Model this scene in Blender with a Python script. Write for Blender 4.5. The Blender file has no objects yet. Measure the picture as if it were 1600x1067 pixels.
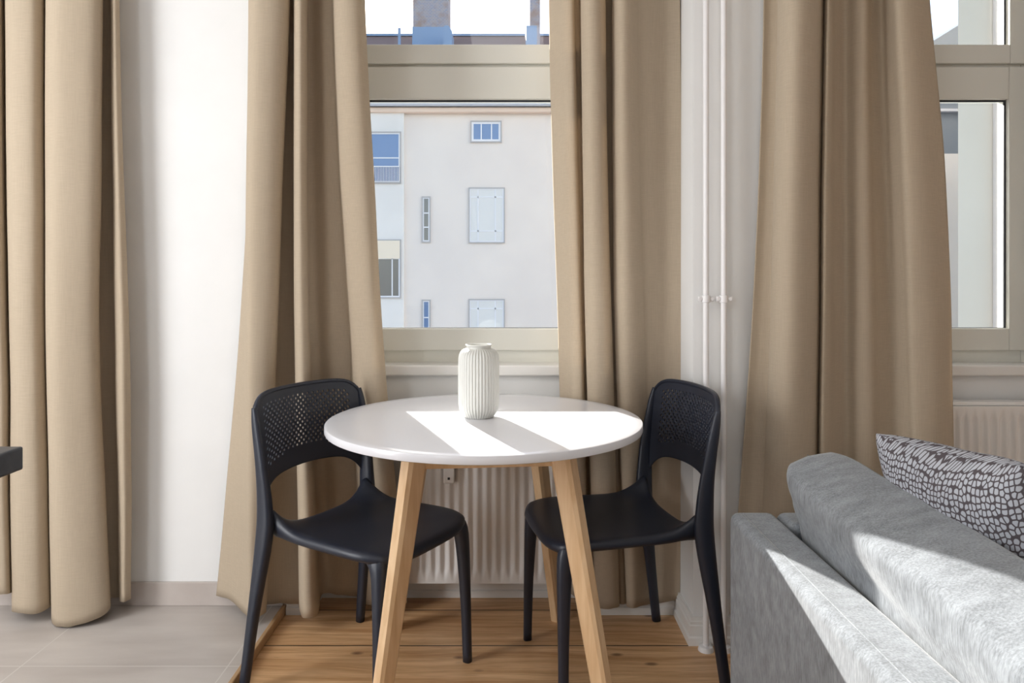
import bpy, bmesh, math, random
from math import sin, cos, pi, radians as R, sqrt
from mathutils import Vector, Matrix, noise

random.seed(7)
S = bpy.context.scene
COL = S.collection
H, F, PX, PY = 1.15, 1130.0, 797.0, 437.0     # eye height, focal length and principal point of a 1600 px wide frame

def wx(px, Y): return (px - PX) * Y / F
def wz(py, Y): return H - (py - PY) * Y / F

# ---------------------------------------------------------------- materials
class NT:
    def __init__(s, name):
        s.m = bpy.data.materials.new(name); s.m.use_nodes = True
        s.t = s.m.node_tree; s.t.nodes.clear()
        s.out = s.n('ShaderNodeOutputMaterial')
    def n(s, typ, **kw):
        nd = s.t.nodes.new(typ)
        for k, v in kw.items(): setattr(nd, k, v)
        return nd
    def l(s, a, b): s.t.links.new(a, b)
    def val(s, sock, v):
        if hasattr(v, 'node'): s.l(v, sock)
        else: sock.default_value = v
    def math(s, op, a, b=0.0, c=0.0):
        nd = s.n('ShaderNodeMath', operation=op)
        s.val(nd.inputs[0], a); s.val(nd.inputs[1], b); s.val(nd.inputs[2], c)
        return nd.outputs[0]
    def obj(s):
        return s.n('ShaderNodeTexCoord').outputs['Object']
    def geo(s):
        return s.n('ShaderNodeNewGeometry').outputs['Position']
    def mapping(s, vec, scale=(1, 1, 1), loc=(0, 0, 0), rot=(0, 0, 0)):
        nd = s.n('ShaderNodeMapping'); s.l(vec, nd.inputs[0])
        nd.inputs['Scale'].default_value = scale; nd.inputs['Location'].default_value = loc
        nd.inputs['Rotation'].default_value = rot
        return nd.outputs[0]
    def noise(s, vec, scale, detail=3, rough=.5):
        nd = s.n('ShaderNodeTexNoise'); s.l(vec, nd.inputs['Vector'])
        nd.inputs['Scale'].default_value = scale; nd.inputs['Detail'].default_value = detail
        nd.inputs['Roughness'].default_value = rough
        return nd.outputs[0]
    def ramp(s, fac, stops):
        nd = s.n('ShaderNodeValToRGB'); s.l(fac, nd.inputs[0])
        e = nd.color_ramp.elements
        while len(e) < len(stops): e.new(.5)
        for el, (p, c) in zip(e, stops):
            el.position = p; el.color = (c, c, c, 1) if isinstance(c, (int, float)) else (*c, 1)
        return nd.outputs[0]
    def mix(s, fac, a, b, blend='MIX'):
        nd = s.n('ShaderNodeMix', data_type='RGBA', blend_type=blend)
        s.val(nd.inputs[0], fac)
        for sock, v in ((nd.inputs[6], a), (nd.inputs[7], b)):
            if hasattr(v, 'node'): s.l(v, sock)
            else: sock.default_value = (*v, 1)
        return nd.outputs[2]
    def bump(s, height, strength=.2, dist=.002):
        nd = s.n('ShaderNodeBump'); s.l(height, nd.inputs['Height'])
        nd.inputs['Strength'].default_value = strength; nd.inputs['Distance'].default_value = dist
        return nd.outputs[0]
    def bsdf(s, color, rough=.5, spec=.5, normal=None, **kw):
        b = s.n('ShaderNodeBsdfPrincipled')
        if hasattr(color, 'node'): s.l(color, b.inputs['Base Color'])
        else: b.inputs['Base Color'].default_value = (*color, 1)
        s.val(b.inputs['Roughness'], rough)
        b.inputs['Specular IOR Level'].default_value = spec
        if normal is not None: s.l(normal, b.inputs['Normal'])
        for k, v in kw.items(): b.inputs[k.replace('_', ' ')].default_value = v
        return b.outputs[0]
    def done(s, sh): s.l(sh, s.out.inputs[0]); return s.m

def lin(r, g, b):
    f = lambda c: (c / 255 / 12.92) if c / 255 <= .04045 else ((c / 255 + .055) / 1.055) ** 2.4
    return (f(r), f(g), f(b))

def plain(name, col, rough=.5, spec=.5, **kw):
    t = NT(name); return t.done(t.bsdf(col, rough, spec, **kw))

def mottled(name, c1, c2, scale=6, rough=.6, bs=0.1, spec=.3, detail=4):
    t = NT(name); p = t.geo()
    n = t.noise(p, scale, detail)
    f = t.ramp(n, [(.35, 0.0), (.65, 1.0)])
    return t.done(t.bsdf(t.mix(f, c1, c2), rough, spec, t.bump(t.noise(p, 180, 2), bs, .001)))

M = {}
M['wall'] = mottled('wall_paint', lin(239, 239, 238), lin(234, 234, 233), 3, .55, .05)
M['white'] = plain('white_lacquer', lin(236, 234, 230), .35)
M['pvc'] = plain('window_plastic', lin(228, 227, 218), .3)
M['gasket'] = plain('rubber_gasket', lin(38, 42, 50), .5)
M['pipe'] = plain('pipe_enamel', lin(238, 236, 236), .3)
M['rad'] = plain('radiator_enamel', lin(240, 237, 234), .35)
M['tabletop'] = plain('tabletop_white', lin(232, 232, 236), .22)
M['edge'] = plain('tabletop_edge', lin(225, 224, 222), .4)
M['chair'] = None
M['vase'] = plain('ceramic', lin(219, 219, 213), .4)

t = NT('chair_plastic'); p = t.obj()
M['chair'] = t.done(t.bsdf(lin(37, 42, 55), .40, .5, t.bump(t.noise(p, 350, 2), .12, .0006)))

def fabric_curtain():
    t = NT('curtain_linen'); p = t.obj()
    w1 = t.noise(t.mapping(p, (900, 900, 14)), 1, 2)
    w2 = t.noise(t.mapping(p, (30, 30, 900)), 1, 2)
    w = t.math('ADD', t.math('MULTIPLY', w1, .5), t.math('MULTIPLY', w2, .5))
    big = t.noise(p, 2.2, 3)
    c = t.mix(t.ramp(w, [(.35, 0.0), (.65, 1.0)]), lin(195, 179, 157), lin(209, 193, 171))
    c = t.mix(t.math('MULTIPLY', big, .35), c, lin(189, 172, 149))
    nb = t.bump(w, .25, .0008)
    wr = t.noise(t.mapping(p, (9, 9, 5)), 1, 3, .6)
    nd = t.n('ShaderNodeBump'); t.l(wr, nd.inputs['Height']); nd.inputs['Strength'].default_value = .35
    nd.inputs['Distance'].default_value = .006; t.l(nb, nd.inputs['Normal'])
    d = t.bsdf(c, .9, .1, nd.outputs[0])
    tr = t.n('ShaderNodeBsdfTranslucent'); t.l(c, tr.inputs[0])
    mx = t.n('ShaderNodeMixShader'); mx.inputs[0].default_value = .2
    t.l(d, mx.inputs[1]); t.l(tr.outputs[0], mx.inputs[2])
    return t.done(mx.outputs[0])
M['curtain'] = fabric_curtain()

def glass():
    t = NT('window_glass')
    tr = t.n('ShaderNodeBsdfTransparent'); tr.inputs[0].default_value = (.985, .99, .99, 1)
    gl = t.n('ShaderNodeBsdfGlossy'); gl.inputs['Roughness'].default_value = 0.0
    fr = t.n('ShaderNodeFresnel'); fr.inputs[0].default_value = 1.45
    mx = t.n('ShaderNodeMixShader'); t.l(fr.outputs[0], mx.inputs[0])
    t.l(tr.outputs[0], mx.inputs[1]); t.l(gl.outputs[0], mx.inputs[2])
    return t.done(mx.outputs[0])
M['glass'] = glass()

def planks():
    t = NT('pine_floorboards'); p = t.geo()
    sep = t.n('ShaderNodeSeparateXYZ'); t.l(p, sep.inputs[0])
    W = .245
    v = t.math('DIVIDE', t.math('SUBTRACT', sep.outputs[1], 2.273), W)
    idx = t.math('FLOOR', v); fr = t.math('FRACT', v)
    joint = t.math('LESS_THAN', t.math('MINIMUM', fr, t.math('SUBTRACT', 1.0, fr)), .011)
    comb = t.n('ShaderNodeCombineXYZ')
    t.l(t.math('ADD', sep.outputs[0], t.math('MULTIPLY', idx, 7.31)), comb.inputs[0])
    t.l(sep.outputs[1], comb.inputs[1])
    warp = t.noise(t.mapping(comb.outputs[0], (1.2, 5, 1)), 1, 2)
    gv = t.n('ShaderNodeCombineXYZ')
    t.l(t.math('MULTIPLY', sep.outputs[0], 1.6), gv.inputs[0])
    t.l(t.math('ADD', t.math('MULTIPLY', sep.outputs[1], 38.0), t.math('MULTIPLY', warp, 5.0)), gv.inputs[1])
    t.l(t.math('MULTIPLY', idx, 3.7), gv.inputs[2])
    grain = t.noise(gv.outputs[0], 1, 4, .55)
    c = t.mix(t.ramp(grain, [(.36, 0.0), (.64, 1.0)]), lin(194, 146, 100), lin(232, 192, 146))
    fine = t.noise(t.mapping(p, (12, 420, 1)), 1, 2)
    c = t.mix(t.math('MULTIPLY', t.ramp(fine, [(.5, 0.0), (.75, 1.0)]), .5), c, lin(150, 98, 60))
    vo = t.n('ShaderNodeTexVoronoi'); vo.feature = 'F1'
    t.l(t.mapping(comb.outputs[0], (5.2, 10.5, 1)), vo.inputs['Vector']); vo.inputs['Scale'].default_value = 1
    kn = t.ramp(vo.outputs['Distance'], [(.05, 1.0), (.13, 0.0)])
    c = t.mix(t.math('MULTIPLY', kn, .75), c, lin(96, 56, 34))
    c = t.mix(joint, c, lin(52, 34, 24))
    return t.done(t.bsdf(c, .32, .45, t.bump(t.math('SUBTRACT', grain, t.math('MULTIPLY', joint, 2.0)), .15, .002)))
M['planks'] = planks()

def tiles():
    t = NT('grey_floor_tile'); p = t.geo()
    sep = t.n('ShaderNodeSeparateXYZ'); t.l(p, sep.inputs[0])
    def line(sock, off, w):
        v = t.math('FRACT', t.math('DIVIDE', t.math('SUBTRACT', sock, off), w))
        return t.math('LESS_THAN', t.math('MINIMUM', v, t.math('SUBTRACT', 1.0, v)), .0032)
    g = t.math('MAXIMUM', line(sep.outputs[0], -1.42, .60), line(sep.outputs[1], 2.1, .60))
    n = t.noise(t.mapping(p, (1.2, 4, 1)), 2.2, 5)
    c = t.mix(t.ramp(n, [(.3, 0.0), (.7, 1.0)]), lin(176, 168, 162), lin(198, 191, 185))
    c = t.mix(g, c, lin(205, 200, 194))
    return t.done(t.bsdf(c, .38, .4, t.bump(t.math('MULTIPLY', g, -1.0), .2, .001)))
M['tiles'] = tiles()
M['tileskirt'] = mottled('tile_skirting', lin(186, 176, 170), lin(196, 187, 181), 9, .4)

def wood(name, ca, cb, axis=2, sc=60):
    t = NT(name); p = t.obj()
    s = [sc, sc, sc]; s[axis] = 3.2
    g = t.noise(t.mapping(p, tuple(s)), 1, 4, .6)
    w = t.n('ShaderNodeTexNoise'); t.l(t.mapping(p, (22, 22, 9)), w.inputs['Vector']); w.inputs['Scale'].default_value = 1
    f = t.ramp(t.math('ADD', t.math('MULTIPLY', g, .6), t.math('MULTIPLY', w.outputs[0], .4)), [(.35, 0.0), (.65, 1.0)])
    return t.done(t.bsdf(t.mix(f, ca, cb), .45, .35, t.bump(g, .08, .001)))
M['oak'] = wood('birch_leg', lin(216, 178, 134), lin(236, 204, 164))
M['trimwood'] = wood('tile_edge_wood', lin(168, 134, 98), lin(196, 162, 122), 1)

def sofa_fabric():
    t = NT('sofa_chenille'); p = t.obj()
    a = t.noise(t.mapping(p, (260, 260, 40)), 1, 3, .6)
    b = t.noise(t.mapping(p, (14, 30, 22)), 1, 4, .6)
    f = t.math('ADD', t.math('MULTIPLY', a, .55), t.math('MULTIPLY', b, .45))
    c = t.mix(t.ramp(f, [(.36, 0.0), (.64, 1.0)]), lin(112, 116, 120), lin(156, 161, 166))
    return t.done(t.bsdf(c, .85, .15, t.bump(a, .35, .0015), Sheen_Weight=.35, Sheen_Roughness=.4))
M['sofa'] = sofa_fabric()

def cushion_print():
    t = NT('stone_print_fabric'); p = t.obj()
    wob = t.noise(p, 7, 2)
    cx = t.n('ShaderNodeCombineXYZ'); uvn = t.n('ShaderNodeUVMap'); uvn.uv_map = 'cloth'
    sep = t.n('ShaderNodeSeparateXYZ'); t.l(uvn.outputs[0], sep.inputs[0])
    t.l(t.math('ADD', t.math('MULTIPLY', sep.outputs[0], 74), t.math('MULTIPLY', wob, 3.0)), cx.inputs[0])
    t.l(t.math('ADD', t.math('MULTIPLY', sep.outputs[1], 62), t.math('MULTIPLY', wob, 2.0)), cx.inputs[1])
    vo = t.n('ShaderNodeTexVoronoi', voronoi_dimensions='2D'); vo.feature = 'DISTANCE_TO_EDGE'
    v2 = t.n('ShaderNodeTexVoronoi', voronoi_dimensions='2D'); v2.feature = 'F1'
    for v in (vo, v2):
        t.l(cx.outputs[0], v.inputs['Vector']); v.inputs['Scale'].default_value = 1; v.inputs['Randomness'].default_value = .58
    f = t.math('MINIMUM', t.ramp(vo.outputs['Distance'], [(.09, 0.0), (.15, 1.0)]), t.ramp(v2.outputs['Distance'], [(.44, 1.0), (.54, 0.0)]))
    band = t.noise(t.mapping(p, (1, 10, 10)), 1, 2)
    c = t.mix(f, lin(92, 86, 90), t.mix(band, lin(176, 178, 186), lin(206, 210, 218)))
    return t.done(t.bsdf(c, .85, .15, t.bump(t.noise(p, 400, 2), .2, .001)))
M['print'] = cushion_print()
M['counter'] = mottled('dark_worktop', lin(62, 66, 72), lin(74, 78, 84), 40, .35)
M['cabinet'] = wood('dark_cabinet', lin(52, 44, 42), lin(66, 56, 52), 1, 40)
M['metalstrip'] = plain('drawer_grip', lin(190, 188, 186), .35, Metallic=.7)

M['facade'] = mottled('facade_render', lin(240, 230, 222), lin(234, 224, 217), .8, .8, .05, .2)
M['facade_pale'] = mottled('facade_render_pale', lin(240, 236, 232), lin(234, 230, 226), .8, .8, .05, .2)
M['wing'] = mottled('wing_render', lin(248, 234, 214), lin(242, 228, 208), .5, .8, .05, .2)
M['cornice'] = plain('zinc_gutter', lin(196, 200, 210), .5)
M['peach'] = plain('peach_band', lin(238, 214, 196), .8)
M['extframe'] = plain('facade_window_frame', lin(236, 236, 240), .5)
M['surround'] = plain('facade_window_surround', lin(186, 182, 182), .7)
M['extglass'] = plain('facade_window_pane', lin(104, 132, 176), .08, .8)
M['extblind'] = plain('facade_window_blind', lin(228, 227, 225), .6)
M['extdark'] = plain('facade_dark_pane', lin(120, 118, 116), .15, .6)
M['zinc'] = plain('zinc_sheet', lin(132, 158, 192), .5)
M['brickred'] = plain('weathered_tile', lin(132, 112, 108), .8)
def bricks():
    t = NT('chimney_brick'); p = t.obj()
    b = t.n('ShaderNodeTexBrick'); t.l(t.mapping(p, (1, 1, 1), rot=(R(90), 0, 0)), b.inputs['Vector'])
    b.inputs['Scale'].default_value = 5
    b.inputs['Color1'].default_value = (*lin(150, 150, 166), 1); b.inputs['Color2'].default_value = (*lin(170, 158, 158), 1)
    b.inputs['Mortar'].default_value = (*lin(178, 178, 184), 1)
    n = t.noise(p, 3, 3)
    return t.done(t.bsdf(t.mix(t.ramp(n, [(.5, 0.0), (.7, 1.0)]), b.outputs[0], lin(160, 140, 130)), .85, .2))
M['brick'] = bricks()
M['roof'] = plain('roof_slate', lin(120, 130, 142), .7)

# ---------------------------------------------------------------- builders
def box(bm, x0, x1, y0, y1, z0, z1):
    vs = [bm.verts.new(c) for c in ((x0, y0, z0), (x1, y0, z0), (x1, y1, z0), (x0, y1, z0), (x0, y0, z1), (x1, y0, z1), (x1, y1, z1), (x0, y1, z1))]
    for f in ((3, 2, 1, 0), (4, 5, 6, 7), (0, 1, 5, 4), (1, 2, 6, 5), (2, 3, 7, 6), (3, 0, 4, 7)):
        bm.faces.new([vs[i] for i in f])
    return vs

def boxes(*lst):
    bm = bmesh.new()
    for b in lst: box(bm, *b)
    return bm

def prism(bm, poly, y0, y1):          # polygon in x,z pushed along y
    a = [bm.verts.new((x, y0, z)) for x, z in poly]; b = [bm.verts.new((x, y1, z)) for x, z in poly]
    bm.faces.new(a); bm.faces.new(list(reversed(b)))
    for i in range(len(poly)):
        j = (i + 1) % len(poly)
        bm.faces.new((a[j], a[i], b[i], b[j]))

def sweep(bm, pts, secs, ref=(1, 0, 0), n=14, ex=3.2):
    """closed tapered tube; secs = (half size along ref, half size across)"""
    pts = [Vector(p) for p in pts]; rings = []
    for i, p in enumerate(pts):
        T = (pts[min(i + 1, len(pts) - 1)] - pts[max(i - 1, 0)]).normalized()
        A = Vector(ref); A = (A - T * A.dot(T)).normalized(); B = T.cross(A)
        a, b = secs[i]; ring = []
        for k in range(n):
            th = 2 * pi * (k + .5) / n; c, s = cos(th), sin(th)
            r = (abs(c) ** ex + abs(s) ** ex) ** (-1 / ex)
            ring.append(bm.verts.new(p + A * (a * r * c) + B * (b * r * s)))
        rings.append(ring)
    for r0, r1 in zip(rings, rings[1:]):
        for k in range(n):
            bm.faces.new((r0[k], r0[(k + 1) % n], r1[(k + 1) % n], r1[k]))
    bm.faces.new(list(reversed(rings[0]))); bm.faces.new(rings[-1])

def catmull(pts, per):
    out = []; n = len(pts)
    for i in range(n - 1):
        p0, p1, p2, p3 = pts[max(i - 1, 0)], pts[i], pts[i + 1], pts[min(i + 2, n - 1)]
        for k in range(per):
            t = k / per
            out.append([.5 * (2 * b + (c - a) * t + (2 * a - 5 * b + 4 * c - d) * t * t + (3 * b - a - 3 * c + d) * t ** 3) for a, b, c, d in zip(p0, p1, p2, p3)])
    out.append(list(pts[-1])); return out

def lathe(bm, prof, n=64, flute=None, c=(0, 0, 0)):
    rings = []
    for r, z, fa in prof:
        ring = []
        for k in range(n):
            th = 2 * pi * k / n
            rr = r + (flute(th) * fa if flute else 0)
            ring.append(bm.verts.new((c[0] + rr * cos(th), c[1] + rr * sin(th), c[2] + z)))
        rings.append(ring)
    for a, b in zip(rings, rings[1:]):
        for k in range(n): bm.faces.new((a[k], a[(k + 1) % n], b[(k + 1) % n], b[k]))
    bm.faces.new(list(reversed(rings[0]))); bm.faces.new(rings[-1])

def cyl(bm, p0, p1, r, n=20): 
    d = Vector(p1) - Vector(p0)
    sweep(bm, [p0, p1], [(r, r)] * 2, ref=(1, 0, 0) if abs(d.normalized().x) < .9 else (0, 1, 0), n=n, ex=2)

def obj(name, bm, mat, parent=None, smooth=False, bevel=0, sub=0, solid=0, world=True, angle=40):
    if isinstance(parent, bpy.types.Object) and world:
        L = Vector((0, 0, 0)); q = parent
        while q is not None: L += q.location; q = q.parent
        bmesh.ops.translate(bm, vec=-L, verts=bm.verts)
    bmesh.ops.recalc_face_normals(bm, faces=bm.faces)
    me = bpy.data.meshes.new(name); bm.to_mesh(me); bm.free()
    me.materials.append(M[mat] if isinstance(mat, str) else mat)
    if smooth:
        for p in me.polygons: p.use_smooth = True
        if smooth == 'angle': me.set_sharp_from_angle(angle=R(angle))
    o = bpy.data.objects.new(name, me); COL.objects.link(o)
    if parent is not None: o.parent = parent
    if solid:
        m = o.modifiers.new('thickness', 'SOLIDIFY'); m.thickness = solid; m.offset = 0
    if bevel:
        m = o.modifiers.new('bevel', 'BEVEL'); m.width = bevel; m.segments = 2; m.limit_method = 'ANGLE'; m.angle_limit = R(40)
        m.harden_normals = False
    if sub:
        m = o.modifiers.new('sub', 'SUBSURF'); m.levels = sub; m.render_levels = sub
    return o

def tag(o, label=None, cat=None, group=None, kind=None):
    if label: o['label'] = label
    if cat: o['category'] = cat
    if group: o['group'] = group
    if kind: o['kind'] = kind
    return o

def thing(name, label, cat, loc=(0, 0, 0), group=None, rz=0, kind=None):
    o = bpy.data.objects.new(name, None); COL.objects.link(o); o.empty_display_size = .05
    o.location = loc; o.rotation_euler = (0, 0, rz)
    return tag(o, label, cat, group, kind)

def struct(name, bm, mat, label, cat, **kw):
    return tag(obj(name, bm, mat, **kw), label, cat, kind='structure')

# ---------------------------------------------------------------- room shell
W, NB, OUT = 2.50, 2.635, 2.95            # wall face, niche back, outer face
N1, N2 = (-.70, .30), (1.02, 1.962)        # the two window openings
PIER = (.58, .86, 2.29)
SILLZ = .80
TOP, CEIL = 2.72, 3.05
XL, XR, YB = -2.9, 3.3, -3.0
bm = boxes((XL, N1[0], W, OUT, 0, CEIL), (N1[1], N2[0], W, OUT, 0, CEIL), (N2[1], XR, W, 2.79, 0, CEIL), (N2[1] + .14, XR, 2.79, OUT, 0, CEIL),
           (PIER[0], PIER[1], PIER[2], W, 0, CEIL),
           (N1[0], N1[1], NB, OUT, 0, SILLZ), (N2[0], N2[1], NB, OUT, 0, SILLZ),
           (N1[0], N1[1], W, OUT, TOP, CEIL), (N2[0], N2[1], W, OUT, TOP, CEIL))
struct('wall_back', bm, 'wall', 'white painted window wall with two radiator niches and a narrow pipe chase', 'wall')
struct('wall_left', boxes((XL - .2, XL, YB, OUT, 0, CEIL)), 'wall', 'white side wall beyond the kitchen worktop', 'wall')
struct('wall_right', boxes((XR, XR + .2, YB, OUT, 0, CEIL)), 'wall', 'white side wall behind the sofa end', 'wall')
struct('wall_front', boxes((XL, XR, YB - .2, YB, 0, CEIL)), 'wall', 'white wall opposite the windows', 'wall')
struct('ceiling', boxes((XL - .2, XR + .2, YB - .2, OUT, CEIL, CEIL + .2)), 'wall', 'white ceiling of the room', 'ceiling')
struct('floor', boxes((XL - .2, XR + .2, YB - .2, OUT, -.1, 0)), 'planks', 'honey coloured wide pine floorboards with knots', 'floor')
TX = -.785
struct('floor_tiled', boxes((XL, TX, YB, W, 0, .028)), 'tiles', 'raised pale grey tiled floor beside the floorboards', 'floor')
tag(obj('trim_1', boxes((TX, TX + .014, YB, W - .002, 0, .031)), 'trimwood', bevel=.003), 'thin wooden edging strip along the tiled floor', 'trim', kind='structure')
tag(obj('baseboard_left', boxes((XL, TX + .003, W - .012, W, .028, .108)), 'tileskirt', bevel=.002), 'grey tile skirting along the bottom of the white wall', 'baseboard', kind='structure')

def skirting(bm, poly):                   # poly: plan points of the wall face, board on the right-hand side of travel
    prof = [(0, .085), (.008, .085), (.009, .075), (.012, .072), (.012, .064), (.015, .06), (.015, .028), (.02, .024), (.02, 0), (0, 0)]
    P = [Vector((*p, 0)) for p in poly]; n = len(P); rings = []
    for i, p in enumerate(P):
        def nr(a, b):
            d = (b - a).normalized(); return Vector((d.y, -d.x, 0))
        ns = []
        if i > 0: ns.append(nr(P[i - 1], p))
        if i < n - 1: ns.append(nr(p, P[i + 1]))
        m = sum(ns, Vector()).normalized(); m = m / max(.3, m.dot(ns[0]))
        rings.append([bm.verts.new(p + m * o + Vector((0, 0, z))) for o, z in prof])
    k = len(prof)
    for a, b in zip(rings, rings[1:]):
        for j in range(k): bm.faces.new((a[j], a[(j + 1) % k], b[(j + 1) % k], b[j]))
    bm.faces.new(rings[0]); bm.faces.new(list(reversed(rings[-1])))
bm = bmesh.new()
skirting(bm, [(TX + .016, W), (N1[0], W), (N1[0], NB), (N1[1], NB), (N1[1], W), (PIER[0], W), (PIER[0], PIER[2]), (PIER[1], PIER[2]), (PIER[1], W), (N2[0], W), (N2[0], NB), (N2[1], NB), (N2[1], W), (XR, W)])
struct('baseboard_back', bm, 'white', 'white moulded baseboard running round the niche and the pipe chase', 'baseboard')

# ---------------------------------------------------------------- windows
def rect_frame(bm, x0, x1, z0, z1, y0, y1, l, r, b, t):
    box(bm, x0, x0 + l, y0, y1, z0, z1); box(bm, x1 - r, x1, y0, y1, z0, z1)
    box(bm, x0 + l, x1 - r, y0, y1, z0, z0 + b); box(bm, x0 + l, x1 - r, y0, y1, z1 - t, z1)

def window(n, xs, label, silllabel):
    x0, x1 = xs; YF = 2.70
    w = thing('window_%d' % n, label, 'window', ((x0 + x1) / 2, YF, SILLZ), kind='structure')
    bm = bmesh.new()
    rect_frame(bm, x0, x1, SILLZ, TOP, YF + .015, YF + .085, .045, .045, .088, .05)
    box(bm, x0 + .045, x1 - .045, YF + .015, YF + .085, 1.93, 1.97)
    obj('frame', bm, 'pvc', w, bevel=.004)
    bm = bmesh.new(); rect_frame(bm, x0 + .02, x1 - .02, .885, 1.946, YF, YF + .07, .078, .078, .083, .121)
    lo = obj('lower_sash', bm, 'pvc', w, bevel=.004)
    bm = bmesh.new(); rect_frame(bm, x0 + .02, x1 - .02, 1.956, TOP - .03, YF - .006, YF + .07, .078, .078, .071, .078)
    up = obj('upper_sash', bm, 'pvc', w, bevel=.004)
    for par, z0, z1 in ((lo, .968, 1.825), (up, 2.027, TOP - .108)):
        a, b = x0 + .098, x1 - .098
        bm = bmesh.new(); rect_frame(bm, a - .001, b + .001, z0 - .001, z1 + .001, YF + .02, YF + .026, .0075, .0075, .0035, .0075)
        obj('gasket', bm, 'gasket', par)
        obj('pane', boxes((a - .004, b + .004, YF + .028, YF + .052, z0 - .004, z1 + .004)), 'glass', par)
    bm = boxes((x0 - .0, x1 + .0, 2.605, YF + .02, .803, .841))
    obj('sill', bm, 'white', w, bevel=.006)
    return w
window(1, N1, 'white two-light window behind the round table, showing the pale facade', '')
window(2, N2, 'white two-light window beside the sofa, showing the cream wing wall', '')

# ---------------------------------------------------------------- curtains
ROWY = [-300, 0, 270, 540, 945]
def curtain(label, cols, zmin=.03, top=2.66, group='beige linen curtains', hemnoise=.004, boost=1.0, deep=2.49):
    """cols: px at y=0,270,540,hem ; depth at top and hem ; photo row of the hem"""
    prof = []
    mt = sum(c[4] for c in cols) / len(cols)
    cols = [c[:4] + (min(max(deep, c[4]), mt + (c[4] - mt) * boost), c[5], c[6]) for c in cols]
    NV = 90
    zt = [top] + [wz(y, 2.42) for y in (0, 270, 540)]
    for k in range(NV + 1):
        v = k / NV
        row = []
        for (a, b, c, d, yt, yb, hy) in cols:
            zb = max(zmin, wz(hy, yb))
            z = top + (zb - top) * v
            zs = zt + [zb]
            def Yat(zz): 
                s = (top - zz) / (top - zb); return yt + (yb - yt) * s * s
            xs = [wx(a + (a - b) * .35, yt)] + [wx(q, Yat(zz)) for q, zz in ((a, zt[1]), (b, zt[2]), (c, zt[3]))] + [wx(d, yb)]
            # smooth interpolation in z
            i = 0
            while i < 3 and z < zs[i + 1]: i += 1
            t = (zs[i] - z) / (zs[i] - zs[i + 1])
            def tan(j):
                if j == 0: return (xs[1] - xs[0]) / (zs[1] - zs[0])
                if j == 4: return (xs[4] - xs[3]) / (zs[4] - zs[3])
                return (xs[j + 1] - xs[j - 1]) / (zs[j + 1] - zs[j - 1])
            h = zs[i + 1] - zs[i]
            x = (2 * t ** 3 - 3 * t * t + 1) * xs[i] + (t ** 3 - 2 * t * t + t) * h * tan(i) + (3 * t * t - 2 * t ** 3) * xs[i + 1] + (t ** 3 - t * t) * h * tan(i + 1)
            row.append([x, Yat(z), z])
        prof.append(catmull(row, 6))
    bm = bmesh.new(); grid = []
    for k, row in enumerate(prof):
        v = k / NV; g = []
        for j, (x, y, z) in enumerate(row):
            amp = .0016 + .0032 * v * v
            q = Vector((x * 9, y * 9, z * 3.2))
            x2 = x + amp * .5 * noise.noise(q + Vector((5, 1, 0)))
            y2 = y + amp * noise.noise(q)
            if k == NV: z += hemnoise * noise.noise(Vector((x * 30, 3, 1)))
            g.append(bm.verts.new((x2, y2, max(z, zmin))))
        grid.append(g)
    for r0, r1 in zip(grid, grid[1:]):
        for j in range(len(r0) - 1): bm.faces.new((r0[j], r0[j + 1], r1[j + 1], r1[j]))
    o = obj('curtain', bm, 'curtain', smooth=True, solid=.0018)
    return tag(o, label, 'curtain', group)

curtain('beige curtain hanging over the tiled floor, beside the dark worktop corner', [
    (-70, -62, -55, -45, 2.40, 2.40, 925), (-12, -8, -2, 6, 2.37, 2.37, 928), (6, 9, 15, 20, 2.43, 2.43, 925), (4, 7, 13, 18, 2.46, 2.45, 935), (10, 12, 17, 21, 2.43, 2.42, 950), (9, 11, 16, 19, 2.39, 2.39, 955),
    (22, 24, 28, 32, 2.36, 2.35, 958), (50, 50, 52, 58, 2.36, 2.355, 958), (68, 68, 70, 78, 2.40, 2.395, 948), (70, 69, 71, 79, 2.45, 2.45, 945), (76, 75, 78, 86, 2.465, 2.465, 945), (72, 71, 73, 81, 2.42, 2.41, 965), (74, 73, 74, 83, 2.36, 2.35, 975),
    (90, 88, 87, 98, 2.33, 2.325, 979), (120, 118, 112, 128, 2.335, 2.33, 975), (148, 146, 142, 160, 2.355, 2.36, 962), (160, 158, 155, 173, 2.395, 2.395, 948),
    (157, 155, 152, 168, 2.46, 2.46, 936), (166, 166, 168, 180, 2.482, 2.48, 934), (176, 179, 184, 190, 2.475, 2.475, 934), (173, 176, 180, 187, 2.43, 2.43, 938), (178, 183, 190, 194, 2.395, 2.40, 940), (186, 193, 203, 205, 2.41, 2.425, 935)], zmin=.032)
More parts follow.
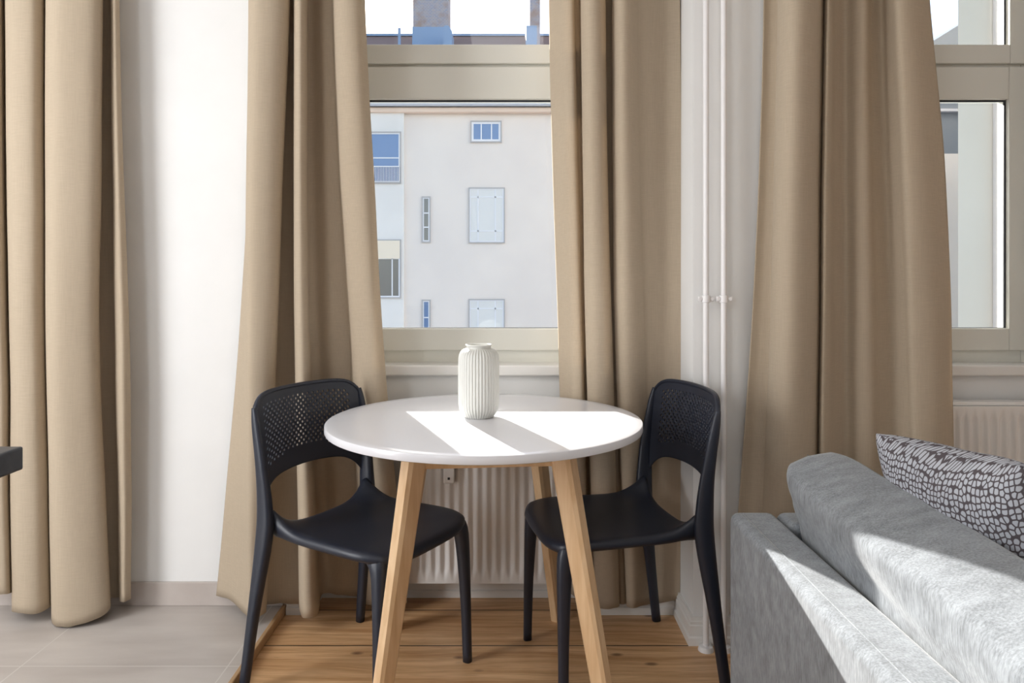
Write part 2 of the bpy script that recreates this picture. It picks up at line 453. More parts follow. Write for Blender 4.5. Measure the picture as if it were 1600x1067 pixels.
curtain('beige curtain between blank white wall and window, behind the chair at the tile edge', [
    (398, 388, 373, 338, 2.47, 2.475, 931), (393, 386, 380, 360, 2.43, 2.43, 938), (389, 386, 384, 383, 2.375, 2.365, 960),
    (400, 394, 391, 389, 2.34, 2.335, 968), (424, 415, 410, 400, 2.34, 2.34, 966), (444, 434, 426, 410, 2.36, 2.36, 960), (453, 442, 433, 415, 2.395, 2.395, 955),
    (449, 438, 430, 412, 2.455, 2.45, 946), (455, 449, 446, 438, 2.472, 2.466, 943), (465, 464, 467, 474, 2.468, 2.464, 944), (459, 459, 461, 468, 2.43, 2.43, 950),
    (461, 461, 463, 473, 2.37, 2.35, 964), (469, 469, 472, 484, 2.35, 2.335, 965), (478, 478, 482, 495, 2.375, 2.36, 962), (480, 480, 484, 499, 2.43, 2.45, 948), (478, 478, 484, 502, 2.47, 2.50, 930), (489, 491, 497, 514, 2.475, 2.535, 926),
    (502, 508, 514, 534, 2.45, 2.53, 930), (519, 529, 545, 558, 2.43, 2.535, 932), (523, 534, 551, 570, 2.39, 2.495, 944), (540, 556, 574, 596, 2.37, 2.485, 948),
    (560, 574, 590, 622, 2.38, 2.485, 950), (570, 584, 599, 636, 2.42, 2.505, 946)], boost=1.15)
curtain('beige curtain between the window and the white heating pipes, behind the chair by the sofa', [
    (858, 864, 873, 882, 2.53, 2.60, 945), (868, 874, 883, 892, 2.49, 2.56, 946), (882, 887, 895, 906, 2.43, 2.505, 950), (894, 899, 907, 918, 2.42, 2.49, 950),
    (898, 904, 911, 922, 2.45, 2.51, 946), (895, 901, 908, 920, 2.48, 2.53, 942), (905, 909, 914, 928, 2.485, 2.525, 943), (911, 914, 918, 933, 2.46, 2.49, 947), (908, 911, 916, 931, 2.41, 2.46, 951),
    (920, 923, 930, 942, 2.36, 2.44, 952), (936, 940, 948, 958, 2.36, 2.44, 952), (946, 949, 957, 968, 2.40, 2.46, 949), (944, 946, 954, 965, 2.46, 2.48, 945), (952, 953, 960, 973, 2.475, 2.472, 944), (960, 961, 965, 982, 2.46, 2.48, 946), (957, 958, 962, 980, 2.41, 2.46, 949),
    (968, 971, 977, 989, 2.36, 2.445, 950), (982, 986, 994, 1003, 2.36, 2.462, 949),
    (993, 997, 1005, 1014, 2.41, 2.471, 945), (1000, 1004, 1012, 1022, 2.455, 2.473, 943), (1018, 1022, 1030, 1036, 2.47, 2.473, 941), (1042, 1046, 1051, 1052, 2.455, 2.470, 938), (1063, 1066, 1069, 1062, 2.45, 2.465, 940)], zmin=.04, boost=1.1)
curtain('wide dim beige curtain behind the grey sofa, covering part of the second window', [
    (1194, 1186, 1172, 1140, 2.26, 2.25, 960), (1206, 1200, 1188, 1165, 2.265, 2.25, 960), (1220, 1214, 1206, 1188, 2.25, 2.235, 960), (1216, 1210, 1202, 1184, 2.205, 2.20, 960), (1226, 1220, 1213, 1198, 2.15, 2.155, 960), (1244, 1238, 1232, 1218, 2.12, 2.13, 960), (1264, 1259, 1254, 1242, 2.125, 2.135, 960),
    (1282, 1277, 1274, 1264, 2.16, 2.16, 960), (1289, 1284, 1281, 1273, 2.21, 2.21, 960), (1286, 1281, 1278, 1270, 2.26, 2.255, 960), (1292, 1287, 1284, 1277, 2.265, 2.26, 960), (1289, 1284, 1281, 1274, 2.20, 2.20, 960), (1294, 1289, 1286, 1281, 2.155, 2.155, 960),
    (1300, 1298, 1296, 1294, 2.17, 2.175, 960), (1306, 1305, 1306, 1306, 2.22, 2.21, 960), (1320, 1320, 1322, 1322, 2.25, 2.23, 960), (1338, 1338, 1340, 1342, 2.215, 2.205, 960), (1352, 1355, 1360, 1364, 2.21, 2.20, 960), (1360, 1366, 1374, 1380, 2.245, 2.22, 960),
    (1376, 1384, 1396, 1404, 2.265, 2.23, 960), (1390, 1402, 1414, 1424, 2.22, 2.21, 960), (1402, 1416, 1428, 1438, 2.175, 2.19, 960), (1428, 1448, 1462, 1470, 2.18, 2.19, 960), (1450, 1476, 1487, 1494, 2.225, 2.22, 960)], zmin=.05, deep=2.278, boost=1.15)
# curtain rods above the frame
for i, (x0, x1, y, lab) in enumerate(((-2.4, .57, 2.43, 'thin white curtain rod above the table window'), (.75, 2.3, 2.20, 'thin white curtain rod above the sofa window'))):
    bm = bmesh.new(); cyl(bm, (x0, y, 2.665), (x1, y, 2.665), .012)
    r = obj('curtain_rod', bm, 'white', smooth='angle'); tag(r, lab, 'curtain rod')
    for xx in (x0 + .05, x1 - .05):
        bm = bmesh.new(); cyl(bm, (xx, y, 2.67), (xx, y, CEIL), .008)
        obj('hanger', bm, 'white', r, smooth='angle')

# ---------------------------------------------------------------- heating pipes and radiators
def pipe(px, label):
    Y = 2.245; x = wx(px, Y)
    t = thing('heating_pipe', label, 'pipe', (x, Y, 0), 'heating pipes on the chase')
    bm = bmesh.new(); cyl(bm, (x, Y, 0), (x, Y, CEIL), .0092)
    obj('tube', bm, 'pipe', t, smooth='angle')
    z = wz(467, Y)
    bm = bmesh.new(); cyl(bm, (x, Y, z - .011), (x, Y, z + .011), .0135)
    box(bm, x - .024, x + .024, Y - .004, Y + .004, z - .008, z + .008)
    box(bm, x - .006, x + .006, Y + .008, PIER[2], z - .006, z + .006)
    cyl(bm, (x + .018, Y - .008, z), (x + .018, Y + .008, z), .006); cyl(bm, (x - .018, Y - .008, z), (x - .018, Y + .008, z), .006)
    obj('clip', bm, 'pipe', t, smooth='angle', bevel=.001)
    bm = bmesh.new(); lathe(bm, [(.0092, .016, 0), (.02, .014, 0), (.024, .004, 0), (.024, 0, 0)][::-1], 24, c=(x, Y, 0))
    obj('collar', bm, 'pipe', t, smooth='angle')
pipe(1103, 'vertical white heating pipe nearer the curtain of the table window')
pipe(1131, 'vertical white heating pipe nearer the sofa')

def radiator(x0, x1, label, meter=None):
    z0, z1, yf, yb = .085, .705, 2.535, 2.60
    t = thing('radiator', label, 'radiator', ((x0 + x1) / 2, (yf + yb) / 2, z0))
    pitch = .0328; nx = int((x1 - x0) / pitch) * 12
    zz = [z0, z0 + .012, z0 + .03, z0 + .042, z0 + .054] + [z0 + .1 + (z1 - z0 - .2) * k / 6 for k in range(7)] + [z1 - .054, z1 - .042, z1 - .03, z1 - .012, z1]
    bm = bmesh.new(); grid = []
    for z in zz:
        g = []
        e = min(z - z0, z1 - z)
        fade = min(1, max(0, (e - .02) / .034))
        for i in range(nx + 1):
            x = x0 + (x1 - x0) * i / nx
            ph = ((x - x0) / pitch) % 1
            w = .5 + .5 * cos(2 * pi * ph)
            w = w ** (1.0 + 2.5 * (1 - fade)) * fade
            edge = min(1, min(x - x0, x1 - x) / .012)
            g.append(bm.verts.new((x, yf + .011 * w * edge, z)))
        grid.append(g)
    for a, b in zip(grid, grid[1:]):
        for i in range(nx): bm.faces.new((a[i], a[i + 1], b[i + 1], b[i]))
    per = grid[0][:] + [r[-1] for r in grid[1:]] + grid[-1][-2::-1] + [r[0] for r in grid[-2:0:-1]]
    back = [bm.verts.new((v.co.x, yb - .02, v.co.z)) for v in per]
    for i in range(len(per)):
        j = (i + 1) % len(per); bm.faces.new((per[i], per[j], back[j], back[i]))
    obj('front_panel', bm, 'rad', t, smooth='angle')
    bm = boxes((x0 + .004, x1 - .004, yf + .016, yb, z1 + .001, z1 + .014), (x0, x0 + .003, yf + .012, yb, z0 + .02, z1 + .014), (x1 - .003, x1, yf + .012, yb, z0 + .02, z1 + .014))
    obj('top_cover', bm, 'rad', t, bevel=.002)
    for xx in (x0 + .1, x1 - .1):
        for q in (.32, .62): obj('bracket', boxes((xx - .02, xx + .02, yb - .03, NB, q - .02, q + .02)), 'rad', t)
    bm = bmesh.new(); cyl(bm, (x0 - .028, yf + .03, z0 + .05), (x0 + .004, yf + .03, z0 + .05), .011); cyl(bm, (x0 - .028, yf + .03, 0), (x0 - .028, yf + .03, z0 + .06), .009)
    obj('valve', bm, 'metalstrip', t, smooth='angle')
    if meter:
        x, z = meter
        bm = boxes((x - .019, x + .019, yf - .02, yf + .006, z - .05, z + .05)); m = obj('heat_meter', bm, 'rad', t, bevel=.004)
        bm = boxes((x - .004, x + .004, yf - .0215, yf - .0195, z - .036, z - .028)); obj('window_slot', bm, 'gasket', m)
    return t
radiator(wx(636, 2.535), .170, 'white ribbed radiator in the niche under the table window', (wx(702, 2.535), wz(731, 2.535)))
radiator(1.30, 1.90, 'white ribbed radiator under the second window, above the patterned cushion')

# ---------------------------------------------------------------- round table
TC = Vector((-.073, 2.09, 0)); TR = .45
tb = thing('round_table', 'round white table on four splayed birch legs in front of the window', 'table', TC)
bm = bmesh.new()
lathe(bm, [(TR - .004, .728, 0), (TR - .001, .7295, 0), (TR, .732, 0), (TR, .747, 0), (TR - .0012, .7492, 0), (TR - .003, .75, 0), (TR - .03, .75, 0), (.2, .75, 0), (.02, .75, 0)], 160, c=TC)
obj('table_top', bm, 'tabletop', tb, smooth='angle', angle=30)
for k, a in enumerate((-128.5, -41, 57, 136)):
    an = R(a); rad = Vector((cos(an), sin(an), 0))
    bm = bmesh.new()
    p0 = TC + rad * .272; p1 = TC + rad * (.415 if k == 0 else .43)
    pts = [p1 + Vector((0, 0, 0)), p1 + (p0 - p1) * .5 + Vector((0, 0, .364)), p0 + Vector((0, 0, .728))]
    sweep(bm, pts, [(.023, .0165), (.028, .019), (.033, .0215)], ref=rad, n=16, ex=14)
    obj('leg', bm, 'oak', tb, smooth='angle', angle=25)
cs = []
for a in (-128.5, -41, 57, 136):
    an = R(a); cs.append(TC + Vector((cos(an), sin(an), 0)) * .262)
for i in range(4):
    a, b = cs[i], cs[(i + 1) % 4]; d = (b - a).normalized()
    bm = bmesh.new(); n = Vector((d.y, -d.x, 0))
    sweep(bm, [a + d * .008 + Vector((0, 0, .692)), b - d * .008 + Vector((0, 0, .692))], [(.034, .011)] * 2, ref=(0, 0, 1), n=16, ex=14)
    obj('rail', bm, 'oak', tb, smooth='angle', angle=25)
    bm = bmesh.new(); c = a + d * .03 - n * .0 + Vector((0, 0, .70))
    cyl(bm, c + n * .010, c + n * .0135, .005, 12); obj('bolt', bm, 'gasket', tb)

# ---------------------------------------------------------------- vase
VC = (wx(748, 2.11), 2.11, .75)
va = thing('vase', 'off-white fluted ceramic vase standing on the round white table', 'vase', VC)
bm = bmesh.new()
prof = [(.001, .0005, 0), (.040, 0, 0), (.0435, .002, .3), (.046, .006, .6), (.052, .014, 1), (.0575, .025, 1), (.0598, .04, 1), (.0602, .07, 1), (.0603, .11, 1), (.0602, .15, 1), (.0596, .17, 1), (.0575, .182, 1),
        (.053, .191, 1), (.046, .1965, .8), (.039, .199, .4), (.0355, .2015, .1), (.0350, .2045, 0), (.037, .208, 0), (.0385, .210, 0), (.038, .2115, 0), (.0345, .2115, 0), (.033, .206, 0), (.036, .197, 0), (.05, .185, 0), (.054, .15, 0), (.054, .03, 0), (.03, .008, 0)]
NF = 40
lathe(bm, prof, NF * 8, flute=lambda th: .0030 * (abs(cos(NF * th / 2)) ** .7 - 1.0), c=VC)
obj('body', bm, 'vase', va, smooth=True)

# ---------------------------------------------------------------- chairs
def seat_mesh():
    bm = bmesh.new(); NA, NBB = 16, 14
    def P(a, b, dz=0, sh=1.0):
        # a: -1 rear .. 1 front ; b: -1..1 across
        m = max(abs(a), abs(b), 1e-6)
        q = 1.0 if m < 1e-4 else ((abs(a) / m) ** 4.2 + (abs(b) / m) ** 4.2) ** (-1 / 4.2)
        wgt = min(1, max(0, (a + .1) / .5)); q = 1 + (q - 1) * wgt * wgt * (3 - 2 * wgt)
        ax, bx = a * q, b * q
        hw = .216 + .012 * a
        x = .020 + .221 * ax * sh; y = bx * hw * sh
        # rear edge is scooped: its middle comes forward a little
        x += .012 * max(0, -a) ** 4 * (1 - b * b)
        z = .455 - .012 * (1 - b * b) * (1 - .5 * a * a) - .010 * max(0, a) ** 4
        rear = max(0, (-a - .38) / .62)
        if sh == 1.0: z += .090 * rear ** 2 * abs(b) ** 5
        return Vector((x, y, z + dz))
    top = [[bm.verts.new(P(-1 + 2 * i / NA, -1 + 2 * j / NBB)) for j in range(NBB + 1)] for i in range(NA + 1)]
    bot = [[bm.verts.new(P(-1 + 2 * i / NA, -1 + 2 * j / NBB, -.034 if (i in (0, NA) or j in (0, NBB)) else -.02, .985)) for j in range(NBB + 1)] for i in range(NA + 1)]
    for i in range(NA):
        for j in range(NBB):
            bm.faces.new((top[i][j], top[i + 1][j], top[i + 1][j + 1], top[i][j + 1]))
            bm.faces.new((bot[i][j + 1], bot[i + 1][j + 1], bot[i + 1][j], bot[i][j]))
    for i in range(NA):
        bm.faces.new((top[i + 1][0], top[i][0], bot[i][0], bot[i + 1][0])); bm.faces.new((top[i][NBB], top[i + 1][NBB], bot[i + 1][NBB], bot[i][NBB]))
    for j in range(NBB):
        bm.faces.new((top[0][j], top[0][j + 1], bot[0][j + 1], bot[0][j])); bm.faces.new((top[NA][j + 1], top[NA][j], bot[NA][j], bot[NA][j + 1]))
    return bm

def back_xy(u, z):
    hw = .213 + .006 * max(0, (z - .6) / .22)
    xb = -.204 - .032 * max(0, (z - .52) / .3) ** 1.1
    return xb - .042 * (1 - u * u), u * hw
def back_lo(u): return .588 - .018 * u * u - .070 * abs(u) ** 7
def back_hi(u): return .828 - .006 * u * u - .045 * abs(u) ** 9
def back_mesh():
    bm = bmesh.new(); NU, NVV = 44, 26
    cache = {}
    def P(iu, iv):        # half-cell lattice
        key = (iu, iv)
        if key not in cache:
            u = iu / NU - 1; v = iv / (2 * NVV)
            z = back_lo(u) + (back_hi(u) - back_lo(u)) * v
            x, y = back_xy(u, z); cache[key] = bm.verts.new((x, y, z))
        return cache[key]
    def pos(fu, fv):
        u = fu / NU - 1; v = fv / (2 * NVV)
        z = back_lo(u) + (back_hi(u) - back_lo(u)) * v
        x, y = back_xy(u, z); return (x, y, z)
    for i in range(NU):
        for j in range(NVV):
            o = [(2 * i, 2 * j), (2 * i + 1, 2 * j), (2 * i + 2, 2 * j), (2 * i + 2, 2 * j + 1), (2 * i + 2, 2 * j + 2), (2 * i + 1, 2 * j + 2), (2 * i, 2 * j + 2), (2 * i, 2 * j + 1)]
            ring = [P(*q) for q in o]
            u = (2 * i + 1) / NU - 1; v = (j + .5) / NVV
            hole = (i + j) % 2 == 0 and abs(u) < .84 and .17 + .05 * (1 - u * u) < v < .90 - .06 * abs(u) ** 4
            if hole:
                inner = []
                for k in range(8):
                    th = -3 * pi / 4 + k * pi / 4
                    inner.append(bm.verts.new(pos(2 * i + 1 + .92 * cos(th) , 2 * j + 1 + .92 * sin(th))))
                for k in range(8): bm.faces.new((ring[k], ring[(k + 1) % 8], inner[(k + 1) % 8], inner[k]))
            else: bm.faces.new(ring)
    return bm
def rim_mesh():
    bm = bmesh.new(); pts = []; secs = []
    for k in range(41):
        u = -1 + 2 * k / 40; z = back_hi(u); x, y = back_xy(u, z)
        pts.append((x - .001, y, z - .002)); secs.append((.0075, .006))
    sweep(bm, pts, secs, ref=(1, 0, 0), n=12, ex=2.4)
    return bm

def make_chair(label, loc, rz):
    t = thing('chair', label, 'chair', loc, 'dark chairs at the round table', rz)
    kw = dict(parent=t, world=False)
    obj('seat', seat_mesh(), 'chair', smooth=True, sub=1, **kw)
    b = obj('backrest', back_mesh(), 'chair', smooth='angle', solid=.005, angle=50, **kw)
    obj('top_rim', rim_mesh(), 'chair', b, smooth=True, world=False)
    for s in (-1, 1):
        bm = bmesh.new()
        pts = catmull([(-.250, s * .240, 0), (-.222, s * .228, .22), (-.196, s * .214, .43), (-.196, s * .212, .52), (-.204, s * .216, .62), (-.224, s * .218, .74), (-.234, s * .216, .790)], 5)
        sec = catmull([(.014, .012), (.017, .014), (.027, .015), (.025, .013), (.019, .011), (.013, .009), (.007, .007)], 5)
        sweep(bm, pts, [(abs(a), abs(c)) for a, c in sec], ref=(1, 0, 0), n=16, ex=3)
        obj('leg', bm, 'chair', smooth=True, **kw)
        bm = bmesh.new()
        pts = catmull([(.205, s * .206, 0), (.203, s * .198, .2), (.196, s * .187, .385), (.180, s * .174, .425)], 5)
        sec = catmull([(.013, .012), (.015, .014), (.021, .019), (.028, .026)], 5)
        sweep(bm, pts, sec, ref=(1, 0, 0), n=16, ex=3)
        obj('leg', bm, 'chair', smooth=True, **kw)
    return t
make_chair('dark perforated-back chair beside the edge of the tiled floor, facing the table', (-.409, 2.104, 0), R(-30))
make_chair('dark perforated-back chair between the round table and the grey sofa', (.299, 2.154, 0), R(192))

# ---------------------------------------------------------------- sofa
def rbox(x0, x1, y0, y1, z0, z1, n=6):
    bm = boxes((x0, x1, y0, y1, z0, z1)); return bm
SX, SZ, SYE = .56, .558, 1.856
so = thing('sofa', 'grey chenille sofa with low square back, seen from its end beside the chair', 'sofa', (SX + .45, .9, 0))
def soft(name, bm, r=.022, seg=4, mat='sofa'):
    o = obj(name, bm, mat, so, smooth='angle')
    m = o.modifiers.new('round', 'BEVEL'); m.width = r; m.segments = seg; m.limit_method = 'ANGLE'
    for p in o.data.polygons: p.use_smooth = True
    w = o.modifiers.new('wn', 'WEIGHTED_NORMAL'); w.keep_sharp = False
    return o
bk = soft('back', boxes((SX, SX + .115, -.25, SYE, .06, SZ)))
soft('arm', boxes((SX + .117, 1.50, SYE - .115, SYE, .06, SZ)))
soft('arm', boxes((SX + .117, 1.50, -.25, -.135, .06, SZ)))
soft('base', boxes((SX + .117, 1.48, -.133, SYE - .117, .06, .28)))
soft('seat_cushion', boxes((SX + .117, 1.50, .85, SYE - .117, .282, .40)), .035)
soft('seat_cushion', boxes((SX + .117, 1.50, -.133, .848, .282, .40)), .035)
bm = bmesh.new()
sweep(bm, [(SX + .028, -.23, SZ + .0005), (SX + .028, SYE - .03, SZ + .0005)], [(.0012, .0010)] * 2, ref=(1, 0, 0), n=8, ex=2)
obj('seam', bm, 'sofa', bk, smooth=True)
for x, y in ((SX + .06, -.19), (SX + .06, SYE - .06), (1.44, -.19), (1.44, SYE - .06)):
    bm = bmesh.new(); sweep(bm, [(x, y, 0), (x, y, .062)], [(.016, .016), (.022, .022)], n=16, ex=2); obj('leg', bm, 'cabinet', so, smooth='angle')

def pillow(name, label, cat, centre, U, V, hu, hv, T, mat, p=3.0, q=.42, dog=.05, sag=0.0, seed=0, n=44, wr=.006):
    """two puffed sheets sewn together; U, V = in-plane axes, thickness along U x V"""
    U = Vector(U).normalized(); V = Vector(V).normalized(); Nn = U.cross(V)
    bm = bmesh.new(); sheets = []; uvl = bm.loops.layers.uv.new('cloth')
    par = lambda k: (-1 + 2 * k / n) * (hu + T * .35)
    for side in (1, -1):
        g = []
        for i in range(n + 1):
            row = []
            for j in range(n + 1):
                u = -1 + 2 * i / n; v = -1 + 2 * j / n
                u = sin(u * pi / 2) * .35 + u * .65; v = sin(v * pi / 2) * .35 + v * .65
                t = max(0, (1 - abs(u) ** p) * (1 - abs(v) ** p)) ** q
                uu = u * (1 - dog * (1 - v * v)); vv = v * (1 - dog * (1 - u * u))
                vv -= sag * (1 - u * u) * max(0, v)
                w = noise.noise(Vector((u * 2.6 + seed, v * 2.6, side * 3.1))) * wr * t
                co = U * (uu * hu) + V * (vv * hv) + Nn * (side * (t * T / 2) + w)
                edge = i in (0, n) or j in (0, n)
                if edge and side == -1: row.append(sheets[0][i][j])
                else: row.append(bm.verts.new(Vector(centre) + co))
            g.append(row)
        sheets.append(g)
    for g in sheets:
        for i in range(n):
            for j in range(n):
                fc = bm.faces.new((g[i][j], g[i + 1][j], g[i + 1][j + 1], g[i][j + 1]))
                for lp, (a, b) in zip(fc.loops, ((i, j), (i + 1, j), (i + 1, j + 1), (i, j + 1))): lp[uvl].uv = (par(a), par(b))
    bmesh.ops.translate(bm, vec=-Vector(centre), verts=bm.verts)
    o = obj(name, bm, mat, smooth=True); o.location = centre
    return tag(o, label, cat)
up = Vector((-sin(R(16)), 0, cos(R(16))))
pillow('back_cushion', 'long plain grey cushion leaning over the sofa back', 'cushion', (.772, 1.235, .555), (0, 1, .04), up, .545, .150, .185, 'sofa', p=9, q=.22, dog=.0, seed=3, wr=.010)
up = Vector((-sin(R(30)), 0, cos(R(30))))
pillow('throw_pillow', 'square throw pillow with pale stone print on dark ground, leaning on the plain cushion', 'pillow', (.945, 1.40, .622), (0, 1, -.10), up, .236, .236, .19, 'print', p=2.8, q=.45, dog=.07, sag=.0, seed=9)

# ---------------------------------------------------------------- kitchen worktop
KX, KY, KZ = -.731, 1.087, .90
wt = obj('worktop', boxes((KX - .62, KX, -1.6, KY, KZ - .035, KZ)), 'counter', bevel=.003)
tag(wt, 'dark grey worktop corner jutting in beside the tiled floor curtain', 'worktop')
cb = thing('base_cabinet', 'dark wood base cabinet under the grey worktop', 'cabinet', (KX - .32, -.2, 0.028))
obj('body', boxes((KX - .60, KX - .048, -1.58, KY - .015, .12, KZ - .035)), 'cabinet', cb)
obj('plinth', boxes((KX - .58, KX - .08, -1.56, KY - .05, .028, .12)), 'cabinet', cb)
for z0, z1 in ((.13, .575), (.583, .717), (.725, .86)):
    d = obj('drawer', boxes((KX - .048, KX - .028, .49, KY - .016, z0, z1)), 'cabinet', cb, bevel=.001)
    obj('grip_strip', boxes((KX - .047, KX - .027, .49, KY - .016, z1 + .001, z1 + .0045)), 'metalstrip', d)

# ---------------------------------------------------------------- outside
GY = -7.0
def EX(px, Y=20.0): return wx(px, Y)
def EZ(py, Y=20.0): return wz(py, Y)
tag(obj('courtyard_ground', boxes((-40, 40, OUT + .3, 60, GY - .3, GY)), 'facade'), 'pale courtyard ground below the windows', 'ground', kind='structure')
bd = thing('building', 'pale rendered house facing the table window, with tiled roof and chimneys', 'building', (0, 22, GY))
FY = 20.0
obj('wall', boxes((-16, 9.5, FY, FY + 8, GY, EZ(168))), 'facade', bd)
obj('bay_wall', boxes((-16, EX(632), FY - .12, FY, GY, EZ(172))), 'facade_pale', bd)
obj('cornice_band', boxes((-16, 9.5, FY - .22, FY, EZ(178), EZ(170))), 'peach', bd, bevel=.03)
bm = bmesh.new(); cyl(bm, (-16, FY - .32, EZ(162, FY - .3)), (9.5, FY - .32, EZ(162, FY - .3)), .075, 12)
box(bm, -16, 9.5, FY - .3, FY + .1, EZ(167), EZ(161))
obj('gutter', bm, 'cornice', bd, smooth='angle')
RZ = EZ(56, 24.0)
bm = bmesh.new()
pr = [(FY - .1, EZ(162)), (24.0, RZ), (28.2, EZ(162))]
a = [bm.verts.new((-16, y, z)) for y, z in pr]; b = [bm.verts.new((9.5, y, z)) for y, z in pr]
bm.faces.new(a); bm.faces.new(b[::-1])
for i in range(3): bm.faces.new((a[i], a[(i + 1) % 3], b[(i + 1) % 3], b[i]))
rf = obj('roof', bm, 'brickred', bd)
obj('ridge', boxes((-16, 9.5, 23.9, 24.1, RZ - .03, RZ + .04)), 'zinc', rf)
ch = obj('chimney', boxes((EX(645, 22.6), EX(700, 22.6), 22.6, 23.6, 7.5, 12.2)), 'brick', bd)
obj('flashing', boxes((EX(644, 22.55), EX(701, 22.55), 22.55, 23.65, 7.5, EZ(42, 22.55))), 'zinc', ch)
bm = bmesh.new(); prism(bm, [(EX(689, 21.5), 6.6), (EX(707, 21.5), 6.6), (EX(706, 21.5), EZ(48, 21.5)), (EX(701, 21.5), EZ(40, 21.5)), (EX(694, 21.5), EZ(40, 21.5))], 21.5, 22.3)
obj('dormer_cap', bm, 'zinc', bd)
ch = obj('chimney', boxes((EX(828, 22.6), EX(844, 22.6), 22.6, 23.4, 7.5, 12.2)), 'brick', bd)
bm = boxes((EX(822, 21.5), EX(839, 21.5), 21.5, 22.3, 6.6, EZ(40, 21.5))); obj('dormer_cap', bm, 'zinc', bd)
bm = bmesh.new(); cyl(bm, (EX(624, 22.5), 22.5, 8), (EX(624, 22.5), 22.5, EZ(44, 22.5)), .045, 12); obj('vent_pipe', bm, 'zinc', bd)

def facade_window(px0, px1, y0, y1, vs=(), hs=(), pane='extglass', fw=3.0, Y=FY, blind=None, sur=2.0, railing=None):
    x0, x1, z0, z1 = EX(px0, Y), EX(px1, Y), EZ(y1, Y), EZ(y0, Y); k = Y / F
    bm = bmesh.new(); rect_frame(bm, x0 - sur * k, x1 + sur * k, z0 - sur * k, z1 + sur * k, Y - .05, Y + .02, sur * k, sur * k, sur * k, sur * k)
    w = obj('window', bm, 'surround', bd)
    bm = bmesh.new(); rect_frame(bm, x0, x1, z0, z1, Y - .035, Y + .02, fw * k, fw * k, fw * k, fw * k)
    for v in vs: box(bm, EX(v - .9, Y), EX(v + .9, Y), Y - .033, Y + .01, z0, z1)
    for h in hs: box(bm, x0, x1, Y - .033, Y + .01, EZ(h + .9, Y), EZ(h - .9, Y))
    obj('frame', bm, 'extframe', w)
    obj('pane', boxes((x0, x1, Y - .02, Y - .012, z0, z1)), pane, w)
    if blind: obj('blind', boxes((x0, x1, Y - .06, Y - .03, EZ(blind, Y), z1)), 'wing', w)
    if railing:
        bm = bmesh.new(); q = px0
        while q < px1: box(bm, EX(q, Y), EX(q + .8, Y), Y - .09, Y - .075, z0, EZ(railing, Y)); q += 2.4
        box(bm, x0, x1, Y - .1, Y - .07, EZ(railing + 1.5, Y), EZ(railing, Y)); obj('railing', bm, 'extframe', w)
facade_window(737, 782, 191, 221, (752, 768), (), 'extglass', 3)
facade_window(734, 787, 295, 378, (747, 774), (308, 361), 'extblind', 1.6)
facade_window(734, 787, 469, 552, (747, 774), (482, 535), 'extblind', 1.6)
facade_window(661, 671, 309, 377, (), (333, 355), 'extdark', 1.6)
facade_window(661, 671, 470, 538, (), (496, 518), 'extglass', 1.6)
facade_window(578, 625, 208, 285, (), (247,), 'extglass', 2, FY - .12, railing=260)
facade_window(578, 625, 376, 464, (613,), (404,), 'extdark', 2, FY - .12, blind=404)
wg = thing('building', 'cream rendered side wing close by, filling the sofa window', 'building', (10, 15, GY))
bm = bmesh.new()
a = [bm.verts.new((x, y, GY)) for x, y in ((wx(1497, 12), 12), (16, 12), (16, 19.3), (12.2, 19.3))]; b = [bm.verts.new((v.co.x, v.co.y, 11)) for v in a]
bm.faces.new(a); bm.faces.new(b[::-1])
for i in range(4): bm.faces.new((a[i], a[(i + 1) % 4], b[(i + 1) % 4], b[i]))
obj('wall', bm, 'wing', wg)
obj('corner_wall', boxes((wx(1557, 11.9), 16, 11.85, 11.99, GY, 11)), 'facade', wg)
nb = thing('building', 'distant pale house with grey attic and slate gable, seen past the cream wing', 'building', (14, 24, GY))
obj('wall', boxes((10.5, 24, 22, 28, GY, EZ(240, 22))), 'facade_pale', nb)
at = obj('attic_wall', boxes((10.5, 24, 22, 28, EZ(240, 22), EZ(120, 22))), 'roof', nb)
obj('ledge', boxes((10.5, 24, 21.8, 22, EZ(176, 22), EZ(172, 22))), 'cornice', at)
bm = bmesh.new(); prism(bm, [(10.5, EZ(120, 22)), (wx(1450, 22), EZ(69, 22)), (wx(1545, 22), EZ(10, 22)), (wx(1640, 22), EZ(69, 22)), (24, EZ(120, 22))], 22, 28)
obj('roof', bm, 'roof', nb)

# ---------------------------------------------------------------- light, sky, camera
AZ, EL = R(22.5), R(21.6)
sv = Vector((-sin(AZ) * cos(EL), cos(AZ) * cos(EL), sin(EL)))
ld = bpy.data.lights.new('sun', 'SUN'); ld.energy = 11.5; ld.angle = R(.6); ld.color = (1, .965, .915)
sun = bpy.data.objects.new('sun', ld); COL.objects.link(sun); sun.rotation_euler = (-sv).to_track_quat('-Z', 'Y').to_euler()
sun.location = (-6, 15, 10)

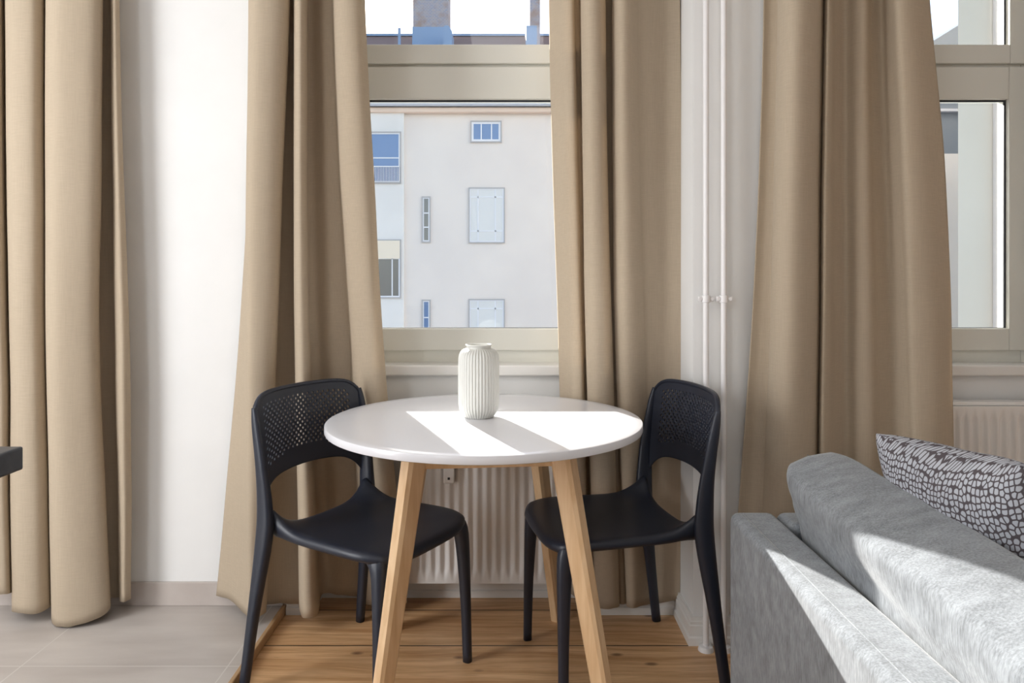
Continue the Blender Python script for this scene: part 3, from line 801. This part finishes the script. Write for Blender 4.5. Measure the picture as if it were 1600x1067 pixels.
def area(name, loc, target, sx, sy, energy, col=(1, 1, 1)):
    l = bpy.data.lights.new(name, 'AREA'); l.shape = 'RECTANGLE'; l.size = sx; l.size_y = sy; l.energy = energy; l.color = col
    o = bpy.data.objects.new(name, l); COL.objects.link(o); o.location = loc
    o.rotation_euler = (Vector(target) - Vector(loc)).to_track_quat('-Z', 'Y').to_euler(); return o
area('balcony_door_daylight', (XL + .05, .95, 1.35), (-.3, 1.7, 1.1), 1.6, 2.3, 96, (.97, .98, 1))
area('ceiling_fill', (.3, -.4, CEIL - .05), (.3, -.4, 0), 1.2, 1.2, 9, (1, .97, .93))  # soft fill added under the ceiling, not a known lamp
area('rear_fill', (-2.3, YB + .05, 1.6), (-.6, 2.5, 1.0), 1.0, 2.0, 38, (.98, .99, 1))  # added fill from behind the camera for room ambient, no window modelled there

w = bpy.data.worlds.new('sky'); S.world = w; w.use_nodes = True
nt = w.node_tree; bg = nt.nodes['Background']
sky = nt.nodes.new('ShaderNodeTexSky'); sky.sky_type = 'NISHITA'; sky.sun_disc = False
sky.sun_elevation = EL; sky.sun_rotation = -AZ; sky.altitude = 50; sky.air_density = 1.0; sky.dust_density = 1.2; sky.ozone_density = 1.0
hs = nt.nodes.new('ShaderNodeHueSaturation'); hs.inputs['Saturation'].default_value = .8
nt.links.new(sky.outputs[0], hs.inputs['Color']); nt.links.new(hs.outputs[0], bg.inputs[0]); bg.inputs[1].default_value = .36

cd = bpy.data.cameras.new('camera'); cam = bpy.data.objects.new('camera', cd); COL.objects.link(cam)
cd.sensor_width = 36; cd.sensor_fit = 'HORIZONTAL'; cd.lens = 36 * F / 1600
cd.shift_x = (800 - PX) / 1600; cd.shift_y = -(533.5 - PY) / 1600
cd.clip_start = .02; cd.clip_end = 500
cam.location = (0, 0, H); cam.rotation_euler = (R(90), 0, 0)
S.camera = cam
vs = S.view_settings
vs.view_transform = 'Standard'; vs.look = 'None'; vs.exposure = 0.2; vs.gamma = 1.0; vs.use_curve_mapping = False
S.cycles.max_bounces = 10; S.cycles.transparent_max_bounces = 16; S.cycles.sample_clamp_indirect = 6
